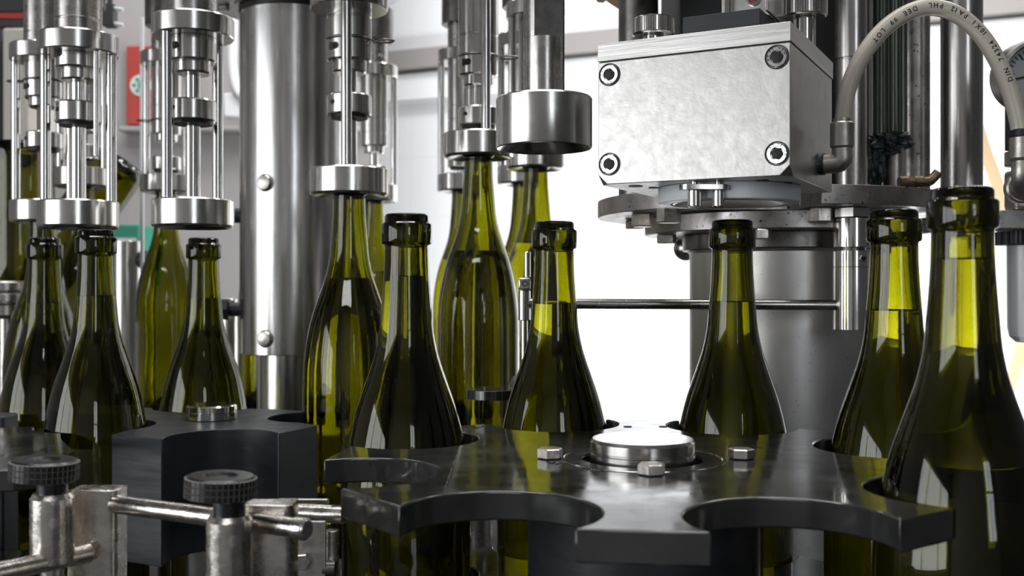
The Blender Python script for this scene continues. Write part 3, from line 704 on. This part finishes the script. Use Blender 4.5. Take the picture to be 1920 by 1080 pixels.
# elbow at the corking head
sp = bxp(-.0002, .0735, .0745); n_ = -U
t = empty('hose_elbow', sp); tag(t, 'worn grey elbow fitting joining the hose to the side of the corking head', 'pipe fitting')
e0 = Vector((0, 0, 0)); cnr = W(1579, 0, hd); cnr = Vector((cnr.x, cnr.y, sp.z)); e1 = cnr-sp
link('elbow_body', tube(smooth_path([e0+n_*.0003, e0*.5+e1*.45, e1+Vector((-.0003, 0, .0012)), e1+Vector((0, 0, .0085))], 7), .0058, 24), M['nickel'], t)
link('thread_ring', rod(n_*.0003, n_*.0035, .0066, 28), M['grease'], t)
link('hose_collar', lathe([(0, .009), (.0062, .009), (.0069, .0098), (.0069, .0232), (.0062, .0240), (.0052, .0240), (.0052, .0262), (0, .0262)], 40, M=Matrix.Translation(e1)), M['nickel'], t)
# right hand fitting, gauge, block and filter
d2 = .618; fx = X(1916, d2)
t = empty('hose_fitting', (fx, d2, EYE)); tag(t, 'grey elbow fitting with a black collar at the right end of the hose', 'pipe fitting')
def z8(py): return (HZ-py)*d2/F
link('black_collar', lathe([(.0051, z8(257)), (.0062, z8(257)), (.0066, z8(256)), (.0066, z8(245)), (.0060, z8(243)), (.0051, z8(243)), (.0051, z8(257))], 36), M['rubber'], t)
link('fitting_body', lathe([(0, z8(302)), (.0062, z8(302)), (.0070, z8(297)), (.0070, z8(259)), (.0064, z8(257.5)), (0, z8(257.5))], 36), M['nickel'], t)
link('elbow', tube(smooth_path([(0, 0, z8(303)), (0, 0, z8(330)), (.003, .004, z8(350)), (.012, .010, z8(362)), (.02, .014, z8(364))], 7), [.0058]*29, 24), M['nickel'], t)
link('elbow_back', cyl(.009, 0, .006, .001, 32, M=along((.004, .008, z8(350)), (.004, .02, z8(350)))), M['nickel'], t)
d3 = .70
t = empty('pressure_gauge', (X(1936, d3), d3, Z(142, d3))); tag(t, 'round pressure gauge with dark bezel half cut off by the right edge', 'gauge')
Mg = Matrix.Rotation(pi/2, 4, 'X') @ Matrix.Identity(4)
Mg = (Vector((-.12, -1, -.1))).to_track_quat('Z', 'Y').to_matrix().to_4x4()
link('bezel', lathe([(.0195, .006), (.0205, .009), (.0225, .009), (.0238, .007), (.0238, -.012), (0, -.012), (0, -.010), (.0195, -.009), (.0195, .006)], 64, M=Mg), M['steel_dark'], t)
dl = link('dial', cyl(.0194, .0010, .0022, 0, 56, M=Mg), M['dial'], t)
bm = bmesh.new()
for k in range(28):
    a = radians(-135+k*10); box(bm, (-.0003 if k % 5 else -.0006, .0145 if k % 5 else .0125, .0023), (.0003 if k % 5 else .0006, .0175, .0025), Mg @ Matrix.Rotation(-a, 4, 'Z'))
link('tick_marks', bm, M['ink'], dl)
link('needle', box(cyl(.0022, .0026, .0036, 0, 20, M=Mg), (-.0006, -.004, .0027), (.0006, .013, .0033), Mg @ Matrix.Rotation(radians(100), 4, 'Z')), M['ink'], dl)
o = link('valve_block', box(bmesh.new(), (X(1883, .722), .715, Z(281, .715)), (X(1990, .70), .722, Z(150, .715))), M['black_plastic'], bev=.0008); tag(o, 'black rectangular valve block behind the hose at the right edge', 'valve block')
link('block_foot', box(bmesh.new(), (X(1881, .724), .712, Z(312, .715)), (X(1916, .715), .724, Z(281.5, .715))), M['nickel'], o, bev=.0015)
link('lower_stub', box(bmesh.new(), (X(1905, .725), .726, Z(396.5, .74)), (X(1960, .725), .745, Z(312.5, .715))), M['nickel'], o, bev=.003)
o = link('mounting_bar', box(bmesh.new(), (X(1752, .78), .725, Z(431, .74)), (X(2100, .78), .815, Z(397, .74))), M['steel_dull'], bev=.0006); tag(o, 'flat grey bar behind the nearest bottle, carrying the filter bowl at the right edge', 'bar')
t = empty('air_filter', (X(1921, .755), .755, EYE)); tag(t, 'frosted filter bowl under a black ribbed cap at the right edge', 'air filter')
def z9(py): return (HZ-py)*.74/F
bm = bmesh.new(); pr = []
for i in range(80):
    a = 2*pi*i/80; r = .0198 if i % 4 < 2 else .0188; pr.append((r*cos(a), r*sin(a)))
link('ribbed_cap', prism([pr], z9(458), z9(432)-.0002), M['black_plastic'], t, bev=.0003)
link('filter_bowl', lathe([(0, z9(645)), (.006, z9(643)), (.0105, z9(632)), (.0118, z9(615)), (.0122, z9(459)), (0, z9(459))], 48), M['bowl'], t)
# beige straps hanging against the wall
def strap(pts, d, label, wd=.024):
    P = smooth_path([W(px, py, d) for px, py in pts], 8); bm = bmesh.new(); prev = None
    for i, p in enumerate(P):
        tdir = (P[min(i+1, len(P)-1)]-P[max(i-1, 0)]).normalized(); s = tdir.cross(Vector((0, 1, 0))).normalized()*wd/2
        cur = [bm.verts.new(q) for q in (p-s, p+s, p+s+Vector((0, .003, 0)), p-s+Vector((0, .003, 0)))]
        if prev:
            for k in range(4): bm.faces.new((prev[k], prev[(k+1) % 4], cur[(k+1) % 4], cur[k]))
        else: bm.faces.new(cur[::-1])
        prev = cur
    bm.faces.new(prev); o = link('beige_strap', bm, M['strap']); tag(o, label, 'strap', 'beige straps on the right'); return o
strap([(1795, -1000), (1797, -600), (1800, 0), (1812, 150), (1832, 232), (1850, 290), (1872, 350), (1893, 420), (1908, 480), (1925, 540), (1940, 600), (1945, 700), (1945, 808)], 1.88, 'beige strap running down to the right of the polished post')
strap([(1935, 560), (1922, 620), (1908, 680), (1890, 735), (1870, 800), (1855, 808)], 1.88, 'beige strap low at the right edge, slanting down to the left')
strap([(1715, 405), (1740, 455), (1775, 520), (1805, 600), (1815, 750), (1815, 808)], 1.88, 'thin beige strap seen between the two right bottles', .014)
strap([(1090, -2000), (1095, -300), (1118, -30), (1140, -8), (1172, 14)], .887, 'short piece of beige strap at the top, left of the dark back post', .007)

# ------------------------------------------------------------------ big star wheel
SC = Vector((.0660, .5287)); PR_, RP, RO = .1441, .0400, .1605
ph = radians(150.4)
def wheel_outline(n=8, z=0, shiftH=True):
    pts = []
    for k in range(n):
        a = ph+2*pi/n*k; c = (PR_*cos(a), PR_*sin(a))
        if k == 4 and shiftH: c = (.1255, -.0842)
        # corners on the circle of radius RO
        D = sqrt(c[0]**2+c[1]**2); ac = atan2(c[1], c[0]); ct = (RO**2+D**2-RP**2)/(2*RO*D); th_ = math.acos(ct)
        s = Vector((RO*cos(ac-th_)-c[0], RO*sin(ac-th_)-c[1])); e = Vector((RO*cos(ac+th_)-c[0], RO*sin(ac+th_)-c[1]))
        a_s = atan2(s.y, s.x); a_e = atan2(e.y, e.x)
        while a_e > a_s: a_e -= 2*pi
        while a_s-a_e < pi*.6: a_e -= 2*pi
        pts += arc(c, RP, a_s, a_e, 36)
    return pts
t = empty('star_wheel', (SC.x, SC.y, EYE)); tag(t, 'big dark eight-pocket star wheel in the foreground with a round steel cap', 'star wheel')
PZ = -.0857
def circ(r, n=64): return [(r*cos(2*pi*i/n), r*sin(2*pi*i/n)) for i in range(n)]
link('upper_plate', prism([wheel_outline(), circ(.0305)], PZ-.0125, PZ), M['plate'], t, bev=.0009, sharp=30)
link('lower_plate', prism([wheel_outline(), circ(.0305)], -.1765, -.164), M['plate'], t, bev=.0009, sharp=30)
link('hub', lathe([(.0302, -.1638), (.058, -.1638), (.058, PZ-.0127), (.0302, PZ-.0127), (.0302, -.1638)], 96), M['block'], t)
link('lower_hub', cyl(.052, TB-EYE+.0002, -.1767, .001, 72), M['black_plastic'], t)
link('shaft', cyl(.0255, -.1640, PZ-.004, .0005, 64), M['steel_dark'], t)
link('bearing_ring', lathe([(.0306, PZ+.0001), (.0395, PZ+.0001), (.0400, PZ+.0005), (.0412, PZ+.0005), (.0417, PZ+.0001), (.0417, PZ-.0002), (.0306, PZ-.0002), (.0306, PZ+.0001)], 80), M['plate'], t)
cp_ = link('steel_cap', lathe([(0, PZ-.0039), (.0264, PZ-.0039), (.0264, PZ+.0030), (.0258, PZ+.0034), (.0258, PZ+.0040), (.0264, PZ+.0044), (.0264, PZ+.0088), (.0252, PZ+.0103), (0, PZ+.0106)], 96), M['steel_turned'], t)
for k, (x, y) in enumerate(((-.0468, .001), (.0500, .000), (-.0016, -.0455), (.002, .048))):
    link('hex_bolt', hexp(.0066, PZ+.0002, PZ+.0052, .0005, M=Matrix.Translation((x, y, 0)) @ Matrix.Rotation(.25+.5*k, 4, 'Z')), M['bolt'], t)
for x, y in ((.006, .122), (.028, .122)):
    link('drilled_hole', cyl(.0026, PZ+.00005, PZ+.0003, 0, 20, M=Matrix.Translation((x, y, 0))), M['black'], t)
# scribed lines and pen strokes on the plate
for (p, q) in (((862, 836), (835, 914)), ((1306, 890), (1317, 934))):
    a, b = [Vector((X(px, F*.0857/(py-HZ))-SC.x, F*.0857/(py-HZ)-SC.y, PZ+.0001)) for px, py in (p, q)]
    link('scribed_line', tube([a, b], .00022, 6), M['steel_dull'], t)
for (px, py, n_, sd) in ((1062, 868, 4, 1), (1112, 880, 3, 2), (882, 801, 4, 3), (1400, 838, 4, 4)):
    random.seed(sd); P = []
    for i in range(n_*4):
        d_ = F*.0857/(py-HZ); P.append(Vector((X(px, d_)-SC.x+(i-n_*2)*.0011+random.uniform(-.0010, .0010), d_-SC.y+random.uniform(-.0045, .0045), PZ+.00012)))
    link('pen_stroke', tube(smooth_path(P, 5), .00022, 6), M['ink'], t)

# ------------------------------------------------------------------ thick black block wheel
TC = Vector((-.229, .797)); BZ = -.099
def rl(p): return (p[0]-TC.x, p[1]-TC.y)
A_ = (-.3025, .760); C_ = (-.2595, .880)
ol = []
ol += [rl((-.2722, .7108)), rl((-.2315, .6905))]
ol += [rl(p) for p in arc3((-.2310, .6915), (-.204, .738), (-.161, .7187), 24)]
ol += [rl((-.1600, .7187)), rl((-.1417, .761))]
ol += [rl(p) for p in arc3((-.1585, .776), (-.1885, .812), (-.168, .840), 18)]
ol += [rl((-.172, .850)), rl((-.195, .862))]
ol += [rl(p) for p in arc(C_, .0412, radians(-22), radians(-168), 22)]
ol += [rl((-.318, .866)), rl((-.330, .835)), rl((-.325, .805))]
ol += [rl(p) for p in arc(A_, .0412, radians(84), radians(-38), 22)]
t = empty('block_star_wheel', (TC.x, TC.y, EYE)); tag(t, 'thick black plastic star block at left with deep rounded pockets and a small steel cap', 'star wheel')
link('block', prism([ol], -.184, BZ), M['block'], t, bev=.0009, sharp=28)
link('steel_cap', lathe([(0, BZ+.0002), (.0186, BZ+.0002), (.0190, BZ+.0006), (.0190, BZ+.0052), (.0183, BZ+.0056), (.0183, BZ+.0060), (.0188, BZ+.0064), (.0188, BZ+.0100), (.0178, BZ+.0112), (0, BZ+.0113)], 80), M['steel_polish'], t)
link('steel_foot', lathe([(0, TB-EYE+.0002), (.030, TB-EYE+.0002), (.030, -.1935), (.031, -.193), (.031, -.1842), (0, -.1842)], 64), M['steel'], t)
# guide plates at far left
gp = [(-.52, .548), (-.272, .572), (-.262, .582), (-.268, .640), (-.300, .695)]+arc(A_, .0425, radians(-100), radians(-172), 12)+[(-.365, .748), (-.52, .730)]
t = empty('guide_plate', (-.40, .64, EYE)); tag(t, 'dark flat guide plate at the far left edge behind the left ribbed knob', 'guide plate')
link('plate', prism([[(x+.40, y-.64) for x, y in gp]], BZ-.012, BZ), M['plate'], t, bev=.0009)
link('lower_plate', prism([[(x+.40, y-.64) for x, y in gp]], -.20, -.188), M['plate'], t, bev=.0009)
link('support', cyl(.012, TB-EYE+.0002, -.2001, 0, 32, M=Matrix.Translation((-.03, 0, 0))), M['steel_dull'], t)
link('spacer', cyl(.010, -.1879, BZ-.0121, 0, 32, M=Matrix.Translation((-.05, .02, 0))), M['black_plastic'], t)
o = link('guide_block', box(bmesh.new(), (X(-120, .79), .775, TB+.0002), (X(24, .79), .80, Z(776, .79))), M['block'], bev=.002); tag(o, 'small black block at the far left edge, under the leftmost bottle', 'block')

# ------------------------------------------------------------------ clamps with ribbed knobs, rods and brackets
def clamp(px, d, ztop, zn, zp, zbot, label):
    t = empty('knob_clamp', (X(px, d), d, EYE)); tag(t, label, 'clamp', 'ribbed knob clamps')
    Mx = Matrix.Rotation(radians(2.5), 4, 'Y')
    k = link('ribbed_knob', knurl_knob(.0141, ztop-.0098, ztop, 40, 3, Mx, .0008, seat=1), M['knob_black'], t, sharp=20); k.data.materials.append(M['dust'])
    link('knob_neck', cyl(.0066, zp-.001, zn+.001, .0003, 36), M['knob_black'], t)
    link('clamp_post', lathe([(0, zbot), (.0080, zbot), (.0094, zbot+.0022), (.0094, zp-.0022), (.0080, zp), (0, zp)], 48), M['cast'], t)
    link('lower_stem', cyl(.0050, TB-EYE+.0002, zbot-.0001, 0, 28), M['cast'], t)
    return t
clamp(98, .470, -.0765, -.0865, -.0915, -.1245, 'steel clamp post with a black ribbed knob at the far left bottom')
clamp(430, .438, -.0780, -.0875, -.0945, -.150, 'steel clamp post with a black ribbed knob in front of the black block')
def seg_rod(name, a, b, r, label, cap=None):
    o = link(name, rod(a, b, r, 36, c=.0005), M['cast']); tag(o, label, 'rod'); 
    return o
pA = Vector((X(214, .4875), .4875, EYE-.1002)); pB = Vector((X(577, .4375), .4375, EYE-.1006))
o = seg_rod('guide_rail_rod', pA, pB, .0042, 'steel rod running behind the right ribbed knob and through both brackets')
dr = (pB-pA).normalized()
link('collar', rod(pB-dr*.0062, pB-dr*.0008, .0048, 36, c=.0004), M['cast'], o)
o = seg_rod('lower_rod', Vector((X(-40, .440), .440, EYE-.121)), Vector((X(168, .482), .482, EYE-.1215)), .0044, 'brownish steel rod crossing the left clamp post at the bottom left corner')
def bracket(x0, x1, y0, y1, ztop, label):
    tk = .0014
    t = empty('sheet_bracket', ((x0+x1)/2, (y0+y1)/2, EYE)); tag(t, label, 'bracket', 'bent sheet brackets')
    cx_, cy_ = (x0+x1)/2, (y0+y1)/2
    ol = [(x0, y0)]+arc((x1-.0035, y0+.0035), .0035, -pi/2, 0, 6)+[(x1, y1), (x1-tk, y1)]+arc((x1-.0035, y0+.0035), .0035-tk, 0, -pi/2, 6)+[(x0, y0+tk)]
    link('folded_sheet', prism([[(a-cx_, b-cy_) for a, b in ol]], -.170, ztop), M['cast'], t, bev=.0003)
    link('top_lip', box(bmesh.new(), (x0-cx_, y0-cy_+tk+.0001, ztop-tk), (x1-cx_-tk-.0001, y1-cy_, ztop)), M['cast'], t, bev=.0003)
    link('bracket_foot', box(bmesh.new(), (x0-cx_, y0-cy_, TB-EYE+.0002), (x1-cx_, y1-cy_, -.1702)), M['cast'], t, bev=.0003)
bracket(X(128, .485), X(217, .485), .4840, .4995, -.0935, 'worn bent steel bracket directly right of the left ribbed knob clamp')
bracket(X(455, .452), X(547, .452), .4510, .4660, -.0935, 'worn bent steel bracket right of the second ribbed knob clamp')
t = empty('hinge_plate', (X(580, .50), .50, EYE)); tag(t, 'grey steel hinge plate with one hex bolt, left below the star wheel tooth', 'plate')
x0, x1 = X(548, .5)-X(580, .5), X(611, .5)-X(580, .5)
link('plate', box(bmesh.new(), (x0, 0, -.175), (x1, .0016, -.111)), M['nickel'], t, bev=.0006)
link('foot', box(bmesh.new(), (x0, 0, TB-EYE+.0002), (x1, .0016, -.1752)), M['nickel'], t)
q = Vector((X(564, .5)-X(580, .5), -.0001, -.1302)); link('hex_bolt', hexp(.0043, 0, .0030, .0005, M=along(q, q+Vector((.35, -1, 0)))), M['bolt'], t)
def yy(py, d): return -(py-HZ)*d/F
rA = Vector((X(516, .53)-t.location.x, .03, yy(958, .53))); rB = Vector((X(640, .51)-t.location.x, .020, yy(973, .51)))
link('hinge_tube', rod(rA, rB, .0045, 28), M['cast'], t)
link('top_strip', box(bmesh.new(), (X(521, .505)-t.location.x, .004, yy(944, .505)), (X(616, .505)-t.location.x, .007, yy(935, .505))), M['steel'], t, bev=.0005)
for px, d in ((622, .512), (606, .525)):
    link('hinge_post', cyl(.0034, TB-EYE+.0002, -.118, .0002, 24, M=Matrix.Translation((X(px, d)-t.location.x, d-.5, 0))), M['cast'], t)
link('hinge_clip', rod(Vector((X(612, .512)-t.location.x, .004, -.135)), Vector((X(634, .512)-t.location.x, .004, -.135)), .0042, 20), M['steel_dark'], t)

# ------------------------------------------------------------------ rinser bottles and clutter far left
RN = 'bottles turned over in the rinser'
def gripper(p, label, r=.022):
    t = empty('bottle_gripper', p); tag(t, label, 'gripper', 'rinser grippers')
    link('grip_ring', lathe(ringp(.0188, r, -.012, .012), 40), M['steel_dull'], t)
    link('grip_band', lathe(ringp(r+.0002, r+.003, -.004, .004), 40), M['steel_dark'], t)
    link('grip_post', cyl(.010, TB-p[2]+.0002, -.0121, 0, 24, M=Matrix.Translation((-r-.004, .012, 0))), M['steel_dull'], t)
b = dup(protos[0]); b.location = (X(40, 1.25), 1.25, Z(268, 1.25)); b.rotation_euler = (pi, 0, 0)
tag(b, 'wine bottle standing upside down at the far left edge', 'bottle', RN)
gripper((X(40, 1.25), 1.25, Z(268, 1.25)-.235), 'steel gripper around the upside-down bottle neck at the left edge', .0235)
b = dup(protos[0]); ax = Vector((-.57, 0, -.82)).normalized()
b.location = W(230, 300, 1.42); b.rotation_euler = ax.to_track_quat('Z', 'Y').to_euler()
tag(b, 'dark wine bottle tipped over diagonally behind the left filling heads', 'bottle', RN)
g = b.location+ax*.235
o = link('tilting_arm', rod(g+Vector((0, .028, 0)), (g.x, g.y+.028, TB+.0002), .008, 20), M['steel_dull']); tag(o, 'steel arm holding the diagonally tipped bottle', 'arm')
link('arm_ring', lathe(ringp(.0170, .021, -.006, .006), 32, M=Matrix.Translation(g) @ ax.to_track_quat('Z', 'Y').to_matrix().to_4x4()), M['steel_dull'], o)
for i, (px, py, r, lab) in enumerate(((14, 562, .022, 'stack of worn steel rings at the left edge beside the far left bottles'), )):
    q = W(px, py, 1.12)
    bm = lathe([(0, -.02), (r*.8, -.02), (r, -.016), (r, -.006), (r*.86, -.004), (r, -.001), (r, .006), (r*.86, .009), (r, .011), (r, .018), (r*.8, .02), (0, .02)], 40, M=Matrix.Translation((0, 0, 0)))
    o = link('ring_stack', bm, M['steel_dull'], loc=q); tag(o, lab, 'machine part')
    link('ring_post', cyl(.009, TB-q.z+.0002, -.0201, 0, 20), M['steel_dull'], o)
o = link('white_box', box(bmesh.new(), (X(-60, 1.3), 1.30, TB+.0002), (X(42, 1.3), 1.40, Z(612, 1.3))), M['whitepaint'], bev=.002); tag(o, 'pale box low at the left edge behind the far left bottle', 'box')
# wall things behind, left
def wallbox(name, px0, px1, py0, py1, d, dep, m, label, cat, bev=.004):
    o = link(name, box(bmesh.new(), (X(px0, d), d, Z(py1, d)), (X(px1, d), d+dep, Z(py0, d))), m, bev=bev); tag(o, label, cat); return o
pt = wallbox('partition_panel', -400, 700, -420, 1000, 2.55, .03, M['greypanel'], 'large dull grey partition panel behind the left filling heads', 'panel')
for px in (-300, 640): link('panel_foot', box(bmesh.new(), (X(px, 2.55)-.03, 2.55, 0), (X(px, 2.55)+.03, 2.58, Z(1000, 2.55)-.0002)), M['frame'], pt)
o = wallbox('panel_ledge', 222, 700, 236, 247, 2.50, .049, M['greypanel'], 'narrow ledge across the grey partition under the red sign', 'ledge')
s = wallbox('fire_sign', 237, 293, 86, 234, 2.535, .014, M['red'], 'red rectangular sign with a pale round green emblem on the grey partition', 'sign', .002)
q = W(264, 160, 2.5345); em = link('sign_emblem', cyl(.026, 0, .0012, 0, 40, M=along(q, q+Vector((0, -1, 0)))), M['signwhite'], s)
bm = bmesh.new()
for k in range(6):
    a = pi/3*k; c_ = q+Vector((.0155*cos(a), -.0013, .0155*sin(a))); box(bm, (c_.x-.004, c_.y-.0006, c_.z-.004), (c_.x+.004, c_.y, c_.z+.004))
box(bm, (q.x-.006, q.y-.002, q.z-.0085), (q.x+.006, q.y-.0013, q.z+.0085)); link('emblem_marks', bm, M['signgreen'], em)
wallbox('beige_cabinet', 4, 52, 52, 268, 1.9, .25, M['beige'], 'pale beige cabinet side at the upper left edge behind the heads', 'cabinet')
t = empty('guard_frame', W(20, 20, 1.93)); tag(t, 'dark machine guard frame with a red strip in the upper left corner', 'guard frame')
def gb(name, px0, px1, py0, py1, d, dep, m):
    link(name, box(bmesh.new(), Vector((X(px0, d), d, Z(py1, d)))-t.location, Vector((X(px1, d), d+dep, Z(py0, d)))-t.location), m, t, bev=.002)
gb('top_bar', -200, 60, -60, 22, 1.93, .03, M['frame']); gb('lower_bar', -200, 58, 36, 51, 1.93, .03, M['frame']); gb('red_strip', -200, 58, 22.5, 35.5, 1.932, .02, M['red'])
gb('upright', -40, 2, 51.5, 900, 1.93, .03, M['frame'])
o = link('overhead_bar', rod(W(190, -40, 1.9), W(520, -52, 1.75), .033, 24), M['frame']); tag(o, 'dark overhead bar at the top edge between the left filling heads', 'bar')
o = link('clear_door_edge', box(bmesh.new(), (X(262, 1.5), 1.5, TB+.0002), (X(269, 1.5), 1.504, Z(32, 1.5))), M['whitepaint'], bev=.001); tag(o, 'thin vertical white edge strip of the clear guard door before the red sign', 'guard door')
o = link('white_conduit', tube(smooth_path([W(436, -60, 2.4), W(436, 60, 2.4), W(436, 130, 2.4), W(446, 172, 2.4), W(470, 190, 2.4)], 6), .012, 16), M['whitepaint']); tag(o, 'white conduit on the grey partition just left of the big column', 'conduit')
wallbox('junction_box', 418, 452, 174, 220, 2.40, .05, M['whitepaint'], 'small white junction box on the partition left of the big column', 'junction box')
t = empty('sensor_clip', W(206, 30, 1.5)); tag(t, 'small dark sensor with white pins near the top left, right of the near head', 'sensor')
o1 = link('sensor_body', box(bmesh.new(), (-.008, -.01, -.016), (.008, .01, .016)), M['frame'], t, bev=.001)
for z in (.010, -.012): link('pin', rod((.008, -.004, z), (.020, -.004, z-.002), .003, 12), M['whitepaint'], t)
link('hanger', cyl(.004, .0165, .22, 0, 12), M['frame'], t)
# clear rinser housing with pale machine bits behind the heads
wallbox('control_box', 200, 262, 420, 520, 2.0, .08, M['signgreen'], 'small green and white control box between the left bottles', 'control box')
o = bpy.data.objects['control_box']
link('pale_label', box(bmesh.new(), (X(204, 2.0), 1.998, Z(500, 2.0)), (X(256, 2.0), 1.9995, Z(446, 2.0))), M['signwhite'], o)
link('box_stand', box(bmesh.new(), (X(215, 2.0), 2.02, 0), (X(250, 2.0), 2.06, Z(520, 2.0)-.0002)), M['greypanel'], o)
for px, w_, lab in ((238, .030, 'bright speckled steel post left of the glowing bottle'), (430, .022, 'pale steel post left of the big column, low down')):
    o = link('background_post', cyl(w_, TB+.0002, Z(455 if px < 300 else 560, 1.9), .001, 32), M['steel'], loc=(X(px, 1.85), 1.85, 0)); tag(o, lab, 'post')
o = link('black_ball', lathe([(0, -.016)]+[(.016*cos(radians(a)), .016*sin(radians(a))) for a in range(-80, 81, 16)]+[(0, .016)], 24), M['black_plastic'], loc=W(271, 487, 1.75)); tag(o, 'round black ball knob left of the glowing green bottle', 'knob')
link('ball_stalk', cyl(.004, TB-o.location.z+.0002, -.0158, 0, 12), M['black_plastic'], o)
for k in list(protos): protos[k].name = 'wine_bottle'
